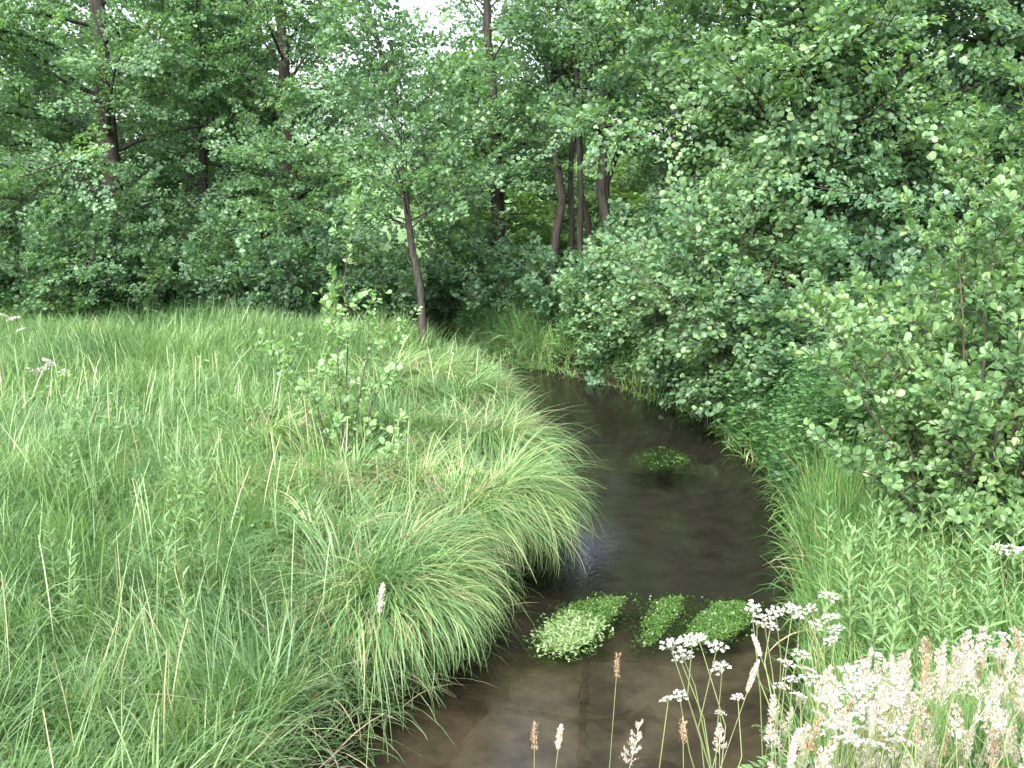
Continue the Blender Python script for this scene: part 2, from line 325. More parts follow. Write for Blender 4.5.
def make_tree(H=11., r0=.17, crown_r=3.0, h0=.06, n_limb=46, twigs=15, dens=122, size=.088, shape='tri2', lean=(0, 0), wob=.15, low=-.05, hpow=.72, mode='spray',
              thin=0.1, az_bias=None, cut=None, limb_r=.3, droop=.25, latf=.24, hi_dens=.5):
    """returns trunk, branch, crown builders, base at the origin"""
    tr, br, cr = MB(), MB(), MB()
    n = 14; t = np.linspace(0, 1, n); w = np.cumsum(R.normal(0, wob / 4, (n, 2)), 0); w -= w[0]
    path = np.stack([lean[0] * t ** 1.2 + w[:, 0], lean[1] * t ** 1.2 + w[:, 1], H * t], -1)
    rad = r0 * (1 - t * .93) ** .8; rad[0] *= 1.35; rad[1] *= 1.05
    path[0, 2] -= .25
    tube(tr, path, rad, 9)
    tw = []; az = R.random() * 6.28
    for k in range(n_limb):
        h = h0 + (1 - h0) * ((k + R.random()) / n_limb) ** 1.45; h = min(h, .985)
        az += 2.4 + R.normal(0, .35); a = az
        if az_bias is not None and R.random() < az_bias[1]: a = az_bias[0] + R.normal(0, .7)
        prof = max(.16, 1 - (abs(h - .3) / .78) ** 1.7)
        L = crown_r * prof * (.45 + .65 * R.random())
        e0 = low + .26 * R.normal() + 1.05 * h ** hpow * (1 if h > .15 else .6)
        p = np.array([np.interp(h, t, path[:, q]) for q in range(3)]); lr = max(.006, np.interp(h, t, rad) * limb_r)
        pts = [p]; e = e0; ns = 7
        for q in range(ns - 1):
            e += (-.10 - .05 * R.random()) * (1 - h) + .05 * h + R.normal(0, .07); a += R.normal(0, .12)
            p = p + L / (ns - 1) * np.array([math.cos(a) * math.cos(e), math.sin(a) * math.cos(e), math.sin(e)]); pts.append(p)
        pts = np.array(pts); tube(br, pts, lr * np.linspace(1, .12, ns), 5)
        nt_ = max(3, int(twigs * (.5 + .5 * L / crown_r)))
        for q in range(nt_ + 1):
            if R.random() < thin + .25 * max(0, h - .4) and q < nt_: continue
            s = .16 + .84 * (q + R.random() * .6) / nt_ if q < nt_ else .97
            s = min(s, 1.0); base = np.array([np.interp(s * (ns - 1), np.arange(ns), pts[:, c]) for c in range(3)])
            sd = 1 if q % 2 else -1; ta = a + (sd * (.55 + R.random() * .75) if q < nt_ else R.normal(0, .15)); te = e0 * .5 + R.normal(0, .42)
            d = np.array([math.cos(ta) * math.cos(te), math.sin(ta) * math.cos(te), math.sin(te)])
            tl = np.clip((.28 + .45 * (1 - s)) * L * (.7 + .6 * R.random()), .3, 1.5)
            nn = nrm(np.array([R.normal(0, .55), R.normal(0, .55), 1.]))
            tw.append([*base, *d, tl, *nn])
            if tl > .45: tube(br, np.stack([base, base + d * tl * .55, base + d * tl + [0, 0, -droop * .3 * tl]]), [lr * .22 + .002, .004, .002], 3)
    tw = np.array(tw); hz = tw[:, 2] > 6.8
    if (~hz).any(): spray_leaves(cr, tw[~hz], size, dens, shape, droop, mode, latf)
    if hz.any(): spray_leaves(cr, tw[hz], size * 1.35, dens * hi_dens, 'tri2', droop, mode, latf)
    return tr, br, cr
def put_tree(name, label, x, y, leaf, barkm='bark', group=None, cat='tree', rz=0.0, extra=None, **k):
    t = thing(name, label, cat, (x, y, tz(x, y) - .02), group, rz)
    tr, br, cr = make_tree(**k)
    tr.build('trunk', M[barkm], t, True); br.build('branches', M[barkm], t, True)
    cr.build('crown', M[leaf], t)
    return t

def make_shrub(H=2.5, spread=1.4, n_stem=14, twigs=12, tl=.5, dens=45, size=.08, shape='round', mode='shoot', r0=.018, up=.6, low=.12, aspect=.86, fan=1.0, tilt=.45, bias=None):
    st, cr = MB(), MB(); tw = []
    for k in range(n_stem):
        a = k * 2.4 + R.normal(0, .3); rr = spread * math.sqrt((k + .5) / n_stem) * fan
        if bias is not None and R.random() < bias[1]: a = bias[0] + R.normal(0, .8)
        h = H * (1 - .45 * (rr / max(spread, .01)) ** 2) * (.62 + .5 * R.random()); rr *= .75 + .5 * R.random()
        b0 = np.array([.08 * rr * math.cos(a), .08 * rr * math.sin(a), -.1])
        top = np.array([rr * math.cos(a), rr * math.sin(a), h])
        s = np.linspace(0, 1, 7)[:, None]; mid = b0 * .4 + top * .6; mid[:2] *= .7; mid[2] *= 1.12
        pts = (1 - s) ** 2 * b0 + 2 * s * (1 - s) * mid + s ** 2 * top + R.normal(0, .03, (7, 3)) * s * H * .3
        L = np.linalg.norm(np.diff(pts, axis=0), axis=1).sum()
        tube(st, pts, r0 * np.linspace(1, .15, 7), 5)
        for q in range(twigs):
            f = low + (1 - low) * (q + R.random()) / twigs; base = np.array([np.interp(f * 6, np.arange(7), pts[:, c]) for c in range(3)])
            ta = R.random() * 6.28; te = up + R.normal(0, .3); l = tl * (.55 + .7 * R.random()) * (1.1 - .4 * f)
            d = np.array([math.cos(ta) * math.cos(te), math.sin(ta) * math.cos(te), math.sin(te)])
            tw.append([*base, *d, l, *nrm(np.array([R.normal(0, .3), R.normal(0, .3), 1.]))])
            tube(st, np.stack([base, base + d * l]), [r0 * .25 + .001, .0015], 3)
        d = nrm(pts[-1] - pts[-2]); tw.append([*pts[-2], *d, np.linalg.norm(pts[-1] - pts[-2]) + tl * .5, *nrm(np.cross(d, [1, .2, .1]))])
        tube(st, np.stack([pts[-1], pts[-1] + d * tl * .5]), [r0 * .2, .0015], 3)
    spray_leaves(cr, tw, size, dens, shape, .15, mode, aspect=aspect, tilt=tilt)
    return st, cr
def put_shrub(name, label, x, y, leaf, group=None, cat='shrub', z=None, **k):
    t = thing(name, label, cat, (x, y, tz(x, y) if z is None else z), group)
    st, cr = make_shrub(**k); st.build('stems' if k.get('n_stem', 14) > 1 else 'stem', M['twig'], t, True); cr.build('foliage', M[leaf], t); return t

GT = 'alders along the stream'
def X_at(u, y, v=320): return at_y(u, v, y)[0]
# left row
put_tree('alder_tree', 'alder with a dark trunk cropped by the picture edge over white meadow flowers', X_at(-25, 21.5), 21.5, 'alder', group=GT, H=12, r0=.17, crown_r=3.3, n_limb=58)
put_tree('alder_tree', 'alder with one stout dark upright trunk showing bare above the meadow', X_at(122, 21.0), 21.0, 'alder', group=GT, H=13, r0=.24, crown_r=3.6, n_limb=56, wob=.08, thin=.2)
put_tree('alder_tree', 'bushy alder between the stout upright trunk and the reddish trunk', X_at(212, 23.0), 23.0, 'alder', group=GT, H=11, r0=.12, crown_r=3.0, n_limb=52)
put_tree('alder_tree', 'alder with a reddish dark trunk half hidden by foliage, behind the sapling', X_at(300, 22.0), 22.0, 'alder', group=GT, H=10.5, r0=.2, crown_r=3.2, n_limb=54)
put_tree('alder_tree', 'slim leaning alder with a bare mottled lower trunk and dark open branches', *at_z(426, 346, .55)[:2], 'alder', 'barkpale', GT, H=8.6, r0=.075, crown_r=2.3, h0=.26, n_limb=54, twigs=11, lean=(-1.6, .5), thin=.25, limb_r=.3, dens=70, wob=.1, low=.35)
# middle, beyond the bend
put_tree('alder_tree', 'alder with a short dark piece of trunk visible in the gap over the stream bend', X_at(500, 22.5), 22.5, 'alder', group=GT, H=9.6, r0=.19, crown_r=2.4, h0=.3, n_limb=40, dens=90, hi_dens=.25, lean=(-.5, 0), thin=.15)
for dx, dy, ln, lab in ((-.45, 0, (-.75, .2), 'thickest dark stem of the cluster of alder stems behind the stream bend'), (.0, -.25, (-.5, -.3), 'pale leaning stem of the cluster of alder stems behind the stream bend'),
                        (.25, .25, (.35, .2), 'straight thin stem of the cluster of alder stems behind the stream bend'),
                        (.62, .5, (.9, .3), 'thin stem of the cluster leaning away over the far bank'), (-.2, .5, (.1, .5), 'rearmost dark stem of the cluster of alder stems behind the stream bend')):
    put_tree('alder_tree', lab, X_at(575, 20.5) + dx, 20.5 + dy, 'alder', 'barkpale' if 'pale' in lab else 'bark', GT, H=8.6 + R.random(), wob=.32, r0=.075 if dx > -.4 else .11, crown_r=2.0, h0=.5, n_limb=19, dens=75, hi_dens=.3, lean=ln, thin=.2)
put_tree('alder_tree', 'alder with a forked dark trunk on the far bank beside the overhanging alder', X_at(612, 19.0), 19.0, 'alder', group=GT, wob=.3, H=9.2, r0=.12, crown_r=2.2, h0=.42, n_limb=25, dens=80, hi_dens=.25, lean=(.2, .3), thin=.2)
put_tree('alder_tree', 'alder with a thin dark trunk glimpsed through the overhanging boughs', X_at(684, 19.5), 19.5, 'alder', group=GT, H=8.2, r0=.11, crown_r=1.9, h0=.34, n_limb=24, dens=90, hi_dens=.25)
# right, nearer
put_tree('alder_tree', 'large pale-leaved alder overhanging the water on the outer side of the bend', 4.75, 15.6, 'alder_near', group=GT, H=10.5, r0=.17, crown_r=3.0, h0=.13, n_limb=84, twigs=15, dens=70, size=.095, shape='round', lean=(-.7, -.6), az_bias=(-2.5, .3), low=.0)
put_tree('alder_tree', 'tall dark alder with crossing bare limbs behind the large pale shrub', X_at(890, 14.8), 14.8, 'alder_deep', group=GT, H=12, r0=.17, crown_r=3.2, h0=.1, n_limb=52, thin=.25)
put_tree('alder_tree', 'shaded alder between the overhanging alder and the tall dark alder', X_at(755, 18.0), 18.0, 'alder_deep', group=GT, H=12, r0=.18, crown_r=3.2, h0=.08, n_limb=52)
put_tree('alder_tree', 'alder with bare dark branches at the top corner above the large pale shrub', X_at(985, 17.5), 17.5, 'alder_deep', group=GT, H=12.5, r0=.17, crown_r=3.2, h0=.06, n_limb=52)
put_tree('alder_tree', 'dense alder at the picture edge beyond the large pale shrub', X_at(1090, 13.6), 13.6, 'alder', group=GT, H=10.5, r0=.16, crown_r=3.0, h0=.06, n_limb=50)

# trees further back: four shapes, copied
GB = 'trees standing behind the alder row'
BACK = [(-20, 31), (-14.5, 33), (-10.6, 36), (-9.2, 29.5), (-7.2, 40), (-.5, 29.5), (1.4, 34), (2.9, 37), (5.0, 31), (7.4, 25), (9.6, 29), (11.5, 22.5), (14, 27), (-16.5, 26), (-2.4, 47), (17, 20), (8.8, 18.8), (12.8, 15.5), (-12.4, 27.5), (-7.2, 27)]
BL = ['pale tree glimpsed beyond the dark trunk at the picture edge', 'yellow-green tree glimpsed between the edge trunk and the stout trunk', 'distant light green tree seen just beside the stout upright trunk', 'tree filling the gap between the stout trunk and the reddish trunk',
      'far pale tree below the small sky gap behind the leaning alder', 'tree closing the view between leaning alder and bend', 'pale tree seen through the stem cluster', 'tree behind the forked trunk',
      'tree behind the thin trunk beyond the overhanging boughs', 'dark tree behind the upper boughs of the overhanging alder', 'tree backing the shaded alder', 'tree backing the tall dark alder and its crossing limbs',
      'tree at the top corner behind bare dark branches', 'dark-leaved tree at the meadow edge behind the edge trunk', 'farthest pale tree under the sky gap', 'tree beyond the dense alder at the picture edge',
      'low dark-leaved tree filling the shade behind the overhanging alder', 'dark-leaved tree filling the shade behind the large pale shrub',
      'leafy tree close behind the stout upright trunk', 'leafy tree close behind the reddish trunk']
protos = []
for q, (x, y) in enumerate(BACK):
    lab = BL[q] if len(BL[q].split()) >= 4 else BL[q] + ' by the stream'
    if q < 4:
        o = put_tree('background_tree', lab, x, y, 'alder_far' if q % 2 == 0 else 'alder', group=GB, H=9.2 + q * .4, r0=.18, crown_r=3.2, h0=.05, n_limb=60, twigs=13, dens=48, size=.15); protos.append(o)
    else:
        o = copy_tree(protos[[0, 2, 1, 3][q % 4]]); o.location = (x, y, tz(x, y)); o.rotation_euler = (0, 0, q * 1.7); s = .85 + .3 * R.random()
        if y > 38: s *= .72
        
        o.scale = (s, s, s * (.72 + .15 * R.random()) * (.98 if -2 < x < 5.5 and y > 27 else 1)); o['label'] = lab

# shrubs under the trees
GS = 'shrubs under the alders'
US = [(-14, 'pale flecked shrub under the tree at the picture edge', 20.3), (75, 'low shrub at the meadow edge under the stout trunk', 20.0), (150, 'rounded shrub just beside the stout trunk at the meadow edge', 20.2), (225, 'dense shrub at the meadow edge under the bushy alder', 20.0),
      (300, 'dense dark shrub at the meadow edge behind the sapling', 19.6), (365, 'dark shrub tucked between the sapling and the leaning alder', 20.2), (462, 'shadowed shrub at the dark mouth of the bend', 22.2), (520, 'leafy shrub on the far bank in front of the short dark trunk', 20.9),
      (580, 'leafy shrub at the feet of the stem cluster', 19.6), (640, 'shrub on the far bank under the forked trunk', 18.0), (700, 'shrub on the far bank below the thin trunk', 16.9)]
for q, (u, lab, y) in enumerate(US):
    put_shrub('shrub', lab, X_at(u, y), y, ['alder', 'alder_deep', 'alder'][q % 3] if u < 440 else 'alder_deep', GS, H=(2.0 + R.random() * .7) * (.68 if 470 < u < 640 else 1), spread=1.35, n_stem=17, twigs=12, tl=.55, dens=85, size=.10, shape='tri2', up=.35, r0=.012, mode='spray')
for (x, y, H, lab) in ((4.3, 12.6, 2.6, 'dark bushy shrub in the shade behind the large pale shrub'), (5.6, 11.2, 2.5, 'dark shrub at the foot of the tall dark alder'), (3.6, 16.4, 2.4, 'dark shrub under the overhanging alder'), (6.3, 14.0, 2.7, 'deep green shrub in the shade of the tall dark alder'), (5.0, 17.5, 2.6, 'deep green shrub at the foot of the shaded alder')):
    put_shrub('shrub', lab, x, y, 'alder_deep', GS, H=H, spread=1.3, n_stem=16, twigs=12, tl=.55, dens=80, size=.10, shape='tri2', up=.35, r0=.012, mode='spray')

for x, y, H, sp, nst, lab in ((3.15, 13.9, 3.3, 1.75, 34, 'pale low alder boughs drooping to the far bank just upstream of the sunken weed'), (2.75, 15.7, 2.7, 1.3, 24, 'leafy alder boughs at the far bank facing the sedge crest'),
                            (1.9, 17.5, 2.0, 1.1, 18, 'leafy alder boughs low over the farthest visible water'), (4.0, 12.4, 1.9, 1.0, 18, 'knot of low alder boughs between the drooping boughs and the bright bank grass'), (4.7, 11.3, 2.5, 1.15, 22, 'alder boughs joining the drooping boughs to the large pale shrub')):
    put_shrub('alder_bush', lab, x, y, 'alder_near', 'alder boughs hanging over the far bank', cat='shrub', H=H, spread=sp, n_stem=nst, twigs=18, tl=.6, dens=74, size=.085, r0=.018, up=.1, low=.03, mode='spray', shape='round', tilt=.6)
# the large pale shrub on the near right bank, and its companion out at the edge
put_shrub('alder_shrub', 'large pale-leaved alder shrub with upright shoots on the near bank', 3.7, 7.7, 'shrub', cat='shrub', H=3.35, spread=1.6, n_stem=38, twigs=24, tl=.46, dens=88, size=.062, r0=.018, up=.6, low=.03, tilt=.5)
put_shrub('alder_shrub', 'tall light green alder shrub at the picture edge beside the large pale shrub', 4.7, 7.6, 'shrub', cat='shrub', H=5.2, spread=1.45, n_stem=32, twigs=24, tl=.46, dens=84, size=.062, r0=.02, up=.65, low=.03, tilt=.5)
put_shrub('alder_shrub', 'low spreading alder shrub at the feet of the large pale shrub', 3.75, 6.9, 'shrub', cat='shrub', H=1.3, spread=.85, n_stem=16, twigs=16, tl=.4, dens=70, size=.065, r0=.012, up=.5, low=.03, tilt=.5)
# sapling on the left bank
sx, sy = -1.72, 10.0
put_shrub('alder_sapling', 'young alder sapling with large bright leaves standing in the sedge', sx, sy, 'young', cat='sapling', H=2.6, spread=.95, n_stem=10, twigs=11, tl=.34, dens=44, size=.07, r0=.010, up=.85, low=.14, tilt=.35)
put_shrub('alder_seedling', 'knee-high alder seedling with bright leaves below the sapling', -1.15, 9.2, 'young', cat='sapling', H=1.0, spread=.3, n_stem=3, twigs=6, tl=.22, dens=36, size=.07, r0=.007, up=.9, low=.3, tilt=.35)

# ------------------------------------------------------------------ meadow grass, bank grass, undergrowth
def scatter(n, x0, x1, y0, y1, keep):
    x = R.uniform(x0, x1, n); y = R.uniform(y0, y1, n); k = keep(x, y); x, y = x[k], y[k]
    return np.stack([x, y, terr(x, y)], -1)
def in_view(x, y, m=1.9): return np.abs(x) < y * .52 + m
def herbs(P, H, size, asp, per, mb, shape='pointed'):
    n = len(P); h = H * (.6 + .6 * R.random(n)); az = R.random(n) * 6.28; le = np.abs(R.normal(.15, .15, n))
    k = np.repeat(np.arange(n), per); m = len(k); t = .15 + .85 * R.random(m)
    top = np.stack([np.cos(az) * np.sin(le), np.sin(az) * np.sin(le), np.cos(le)], -1)
    a = R.random(m) * 6.28; rad = np.stack([np.cos(a), np.sin(a), R.normal(.1, .25, m)], -1)
    sz = size * (1.25 - .6 * t) * (.7 + .5 * R.random(m))
    leaves(mb, P[k] + top[k] * (h[k] * t)[:, None] + rad * .02, rad, np.array([0, 0, 1.]) + R.normal(0, .35, (m, 3)), sz, sz * asp, shape)
    blades(mb, P, az, le, .1, h, .006, 2)
mg = MB()
def keepL(x, y): return in_view(x, y) & (sdf(x, y) > .04) & (x < .5 + .0 * y) & (y < 21.5)
for (n, per, y0, y1, wd) in ((900, 44, 3.2, 8.5, .0105), (2100, 34, 8.5, 14, .013), (3600, 24, 14, 22, .018)):
    T = scatter(n * 5, -13.5, .6, y0, y1, keepL)[:int(n * 2.25)]; nt_ = len(T); q = np.repeat(np.arange(nt_), per); k = len(q)
    tl = (.40 + .36 * R.random(nt_) + .12 * wav(T[:, 0] + 9, T[:, 1], .9)); ta = 2.5 * wav(T[:, 0], T[:, 1] + 5, .5) + R.normal(0, .9, nt_); tk = R.random(nt_) ** 1.5 * 1.6; tp = np.abs(R.normal(.12, .2, nt_)); tr_ = R.random(nt_); tw_ = .6 + .8 * R.random(nt_) ** 2
    P = T[q] + np.stack([R.normal(0, .10, k), R.normal(0, .10, k), np.zeros(k)], -1); d_ = sdf(P[:, 0], P[:, 1]); ok = (d_ > .03) & ~((d_ < 1.7) & (P[:, 1] > 7.2) & (P[:, 1] < 18.5) & (R.random(k) < .8)); q, P = q[ok], P[ok]; k = len(q); P[:, 2] = terr(P[:, 0], P[:, 1]) - .02
    blades(mg, P, ta[q] + R.normal(0, .9, k), tp[q] + np.abs(R.normal(.05, .16, k)), tk[q] + R.random(k) ** 1.5 * 1.3, tl[q] * (.45 + .75 * R.random(k)), wd * tw_[q] * (.6 + .7 * R.random(k)), 5,
           np.clip(.42 * tr_[q] + .5 * R.random(k) + (R.random(k) < .03) * .5, 0, 1))
P = scatter(6500, -12, .3, 6.0, 21, lambda x, y: keepL(x, y) & (wav(x * 1.0, y, 1.7) > .55)); 
E_ = scatter(60000, -2.5, 1.2, 3.4, 19, lambda x, y: in_view(x, y) & (sdf(x, y) > -.01) & (sdf(x, y) < .3) & (x < .3 + .05 * (y - 8))); k = len(E_)
blades(mg, E_, R.normal(-.2, 1.0, k), np.abs(R.normal(.5, .35, k)), .6 + R.random(k) * 1.8, .2 + .4 * R.random(k), .009 * (.6 + .8 * R.random(k)), 5, np.where(R.random(k) < .3, .95 + .05 * R.random(k), .8 * R.random(k)))
S_ = scatter(1700, -12, .4, 3.5, 13.5, keepL); k = len(S_)
blades(mg, S_, R.random(k) * 6.28, np.abs(R.normal(.08, .12, k)), R.random(k) * .7, .6 + .4 * R.random(k), .004 + .0005 * S_[:, 1], 4, .78 + .2 * R.random(k), tipw=.6)
hm = MB(); herbs(P, .5, .10, .5, 12, hm, 'pointed'); tag(hm.build('meadow_herbs', M['willow']), 'broad-leaved herbs and nettles growing through the meadow grass', 'herbs', kind='stuff')
tag(mg.build('meadow_grass', M['grass']), 'long soft green meadow grass covering the inner bank', 'grass', kind='stuff')
rg = MB()
def keepR(x, y): return in_view(x, y) & (sdf(x, y) > .05) & (x > 1.6) & (y < 12.5)
for (n, y0, y1, wd) in ((26000, 2.2, 5, .005), (42000, 5, 9, .0075), (22000, 9, 12.5, .0095)):
    P = scatter(n, 1.4, 7.5, y0, y1, keepR); k = len(P)
    L = (.30 + .3 * R.random(k)) * np.where((P[:, 0] < 4) & (P[:, 1] > 8.2), 1.35, 1)
    blades(rg, P, R.random(k) * 6.28, np.abs(R.normal(.1, .15, k)), R.random(k) ** 1.5 * 1.4, L, wd * (.6 + .8 * R.random(k)), 4)
tag(rg.build('bank_grass', M['rgrass']), 'bright green grass on the outer bank and embankment', 'grass', kind='stuff')
# fringe of grass at the foot of the far bank
fg = MB()
for _ in range(1):
    P = scatter(75000, -2, 4, 6.5, 20, lambda x, y: (sdf(x, y) > -.04) & (sdf(x, y) < .16) & ((x > .6) | (y > 18.5))); k = len(P)
    blades(fg, P, R.random(k) * 6.28, np.abs(R.normal(.5, .4, k)), .5 + R.random(k) * 2.2, .15 + .35 * R.random(k), .012 * (.6 + .8 * R.random(k)), 4, np.where(R.random(k) < .12, .97, R.random(k) * .8))
P = scatter(95000, -6, 5, 6.5, 23, lambda x, y: (sdf(x, y) > .02) & (sdf(x, y) < .5) & ((x > .6) | (y > 18.5))); k = len(P)
blades(fg, P, R.random(k) * 6.28, np.abs(R.normal(.2, .2, k)), R.random(k) * 2.2, .25 + .4 * R.random(k), .012 * (.6 + .8 * R.random(k)), 4, np.where(R.random(k) < .06, .97, R.random(k) * .8))
tag(fg.build('far_bank_grass', M['rgrass']), 'grass fringe hanging over the far waterline of the bend', 'grass', kind='stuff')
ug = MB()
P = scatter(46000, -13, 9, 10.2, 26, lambda x, y: (sdf(x, y) > .03) & in_view(x, y, 1) & ((y > 19.6 - .0 * x) | ((x > .8) & (sdf(x, y) < 3.2))))
herbs(P, .75, .11, .55, 11, ug, 'tri2')
P = scatter(9000, 2.6, 5.5, 9.6, 14, lambda x, y: (sdf(x, y) > .02) & (sdf(x, y) < 1.6)); herbs(P, 1.0, .10, .5, 16, ug, 'tri2')
tag(ug.build('undergrowth', M['herb']), 'nettles and broad-leaved herbs crowding the shaded far bank', 'undergrowth', kind='stuff')

# ------------------------------------------------------------------ sedge tussocks
def sedge(n, L, bias_az, bias, dead, seed_mound=.3):
    gr, dd = MB(), MB()
    def one(mb, n, L, k0, k1, wd):
        nl = max(6, n // 26); la = R.random(nl) * 6.28; f = R.random(nl) < bias; la[f] = bias_az + R.normal(0, .8, f.sum())   # locks of blades that lie together
        lp = np.clip(R.normal(.42, .28, nl), .02, 1.1); lk = k0 + (k1 - k0) * R.random(nl); ll = L * (.6 + .5 * R.random(nl)); lr = R.random(nl)
        lx = seed_mound * np.sqrt(R.random(nl)); q = R.integers(0, nl, n)
        pa = la[q] + R.normal(0, .25, n); pr_ = lx[q] + R.normal(0, .05, n)
        P = np.stack([pr_ * np.cos(pa), pr_ * np.sin(pa), .05 + .2 * np.exp(-(pr_ / seed_mound) ** 2)], -1)
        blades(mb, P, la[q] + R.normal(0, .4, n), np.clip(lp[q] + R.normal(0, .12, n), 0, 1.3), lk[q] + R.normal(0, .4, n), ll[q] * (.75 + .4 * R.random(n)), wd * (.7 + .6 * R.random(n)), 8,
               np.clip(.35 * lr[q] + .6 * R.random(n), 0, 1), pw=.8)
    one(gr, int(n * 1.3), L * 1.06, 1.5, 3.3, .0105); one(dd, int(n * dead * 2.4), L * .75, 1.5, 2.6, .008)
    return gr, dd
GG = 'sedge tussocks along the inner bank'
TS = [  # base pixel (u, v at z .45), blades, length, heading of the overhang, share of overhang, dead share, label
 ((425, 390), 800, .95, -.3, .5, .10, 'sedge tussock farthest along the bank, sweeping towards the dark bend'),
 ((458, 412), 1000, 1.0, -.1, .55, .10, 'rounded sedge tussock whose crest stands against the far water'),
 ((405, 382), 700, .95, -.4, .4, .08, 'pale sedge tussock close to the foot of the leaning alder'),
 ((486, 457), 1300, 1.05, -.1, .6, .08, 'sedge tussock bulging farthest out into the stream'),
 ((450, 455), 900, 1.0, -.3, .5, .14, 'sedge tussock with a pale dead patch at its middle'),
 ((488, 508), 1300, 1.05, -.25, .6, .10, 'long-bladed sedge tussock trailing over the water upstream of the weed clumps'),
 ((462, 525), 1100, 1.05, -.5, .5, .12, 'sedge tussock above the dark notch in the bank'),
 ((412, 505), 900, 1.0, -.5, .4, .12, 'yellowish sedge tussock behind the dark notch'),
 ((395, 450), 900, 1.0, -.4, .45, .08, 'bluish green sedge tussock beside the sapling foot'),
 ((350, 500), 900, .95, -.5, .45, .30, 'sedge tussock with a heap of bleached straw blades'),
 ((402, 572), 1300, 1.0, -.45, .6, .12, 'big sedge tussock hanging over the pale-topped weed clump side'),
 ((352, 600), 1100, 1.05, -.5, .55, .14, 'big sedge tussock between the single seed stalk and the bank notch'),
 ((312, 560), 800, .9, -.6, .4, .14, 'sedge tussock behind the tall single seed stalk'),
 ((392, 606), 1100, .85, -.5, .55, .14, 'shaggy sedge tussock trailing onto the nearest slabs at its foot'),
 ((265, 465), 800, .9, -.2, .35, .06, 'soft arching sedge tussock out in the meadow left of the sapling'),
 ((230, 510), 600, .8, -.3, .3, .08, 'small sedge tussock out in the meadow among tall grass'),
 ((315, 430), 700, .9, -.3, .4, .06, 'sedge tussock half hidden behind the sapling'),
 ((385, 405), 700, .9, -.3, .4, .06, 'grey-green sedge tussock between sapling and leaning alder'),
 ((345, 400), 600, .8, -.3, .4, .06, 'low sedge tussock at the meadow rim behind the sapling'),
]
for (uv, n, L, ba, bs, dd_, lab) in TS:
    p = at_z(*uv, .5); lab = lab.replace('left of', 'beside')
    t = thing('sedge_tussock', lab, 'sedge', (p[0], p[1], max(.25, tz(p[0], p[1]))), GG)
    L *= R.uniform(.78, 1.06); ba += R.normal(0, .35)
    gr, dd = sedge(n, L, ba, bs, dd_, .28 + .1 * R.random())
    gr.build('green_blades', M['sedge'], t); dd.build('dead_blades', M['straw'], t)

# ------------------------------------------------------------------ water weed clumps
def weed(outline, z, label, pale=None, h=.03, n=12000):
    P = np.array([at_z(u, v, z)[:2] for u, v in outline]); P = P + R.normal(0, .015, P.shape); c = P.mean(0)
    a = R.random(n * 2) * 6.28; r = np.sqrt(R.random(n * 2))
    lo, hi = P.min(0) - .06, P.max(0) + .06; q = lo + R.random((n * 2, 2)) * (hi - lo)
    ins = np.zeros(len(q), bool); edge = np.full(len(q), 9.)
    for k in range(len(P)):
        A, B = P[k], P[(k + 1) % len(P)]; cc = (A[1] > q[:, 1]) != (B[1] > q[:, 1])
        ins ^= cc & (q[:, 0] < A[0] + (q[:, 1] - A[1]) / (B[1] - A[1] + 1e-9) * (B[0] - A[0]))
        ab = B - A; tt = np.clip(((q - A) @ ab) / (ab @ ab), 0, 1); edge = np.minimum(edge, np.linalg.norm(q - A - tt[:, None] * ab, axis=1))
    rag = .06 * (1 + wav(q[:, 0] * 1.3, q[:, 1], 14)); keep = np.where(ins, (edge > rag * .9 * R.random(len(q))) & (R.random(len(q)) < np.clip(edge / .14, .3, 1)), (edge < rag * .9) & (R.random(len(q)) < .25)); q = q[keep][:n]; edge = edge[keep][:n]; m = len(q)
    zz = z + .006 - .02 * (1 - sm(0, .1, np.where(ins[keep][:n], edge, 0))) + h * .3 * R.random(m) ** 2 + .004 * wav(q[:, 0], q[:, 1], 9)
    rel = np.stack([q[:, 0] - c[0], q[:, 1] - c[1], zz], -1)
    t = thing('water_weed', label, 'water weed', (c[0], c[1], 0), 'green weed clumps growing in the stream')
    flow = np.array([.25, 1., 0]); D = flow * .5 + R.normal(0, .6, (m, 3)) * [1, 1, .35]; N = np.array([0, 0, 1.]) + R.normal(0, .45, (m, 3)); s = .022 * (.6 + .8 * R.random(m))
    pm = np.zeros(m, bool)
    if pale is not None:
        pc = at_z(*pale, z)[:2]; dd = np.linalg.norm((q - pc) * [1, .75], axis=1); pm = R.random(m) < np.clip(1.2 - dd / .33, 0, .9)
    for sel, nm, mm in ((~pm, 'foliage', 'weed'), (pm, 'pale_foliage', 'weed_pale')):
        if not sel.any(): continue
        g_ = 1.7 if nm[0] == 'p' else 1.0; mb = MB(); leaves(mb, rel[sel] + ([0, 0, .012] if nm[0] == 'p' else 0), D[sel], N[sel], s[sel] * g_, s[sel] * .6, 'tri2'); mb.build(nm, M[mm], t)
weed([(528, 640), (540, 622), (570, 602), (605, 596), (630, 597), (628, 612), (612, 630), (590, 650), (565, 660), (540, 655)], 0, 'weed clump with a pale leafy top beside the sedge overhang', (572, 640), .035)
weed([(632, 643), (636, 620), (650, 599), (672, 594), (694, 597), (690, 612), (674, 630), (660, 649), (640, 652)], 0, 'narrow green weed clump between the two wider clumps', None, .03, 6500)
weed([(672, 640), (690, 618), (712, 603), (740, 599), (762, 604), (764, 618), (748, 636), (715, 648), (685, 648)], 0, 'dark green weed clump behind the cow parsley umbels', None, .03)
weed([(628, 460), (640, 449), (662, 446), (690, 452), (698, 463), (682, 471), (650, 473), (632, 468)], -.016, 'sunken weed clump glowing green under the surface farther up', None, .01, 6500)

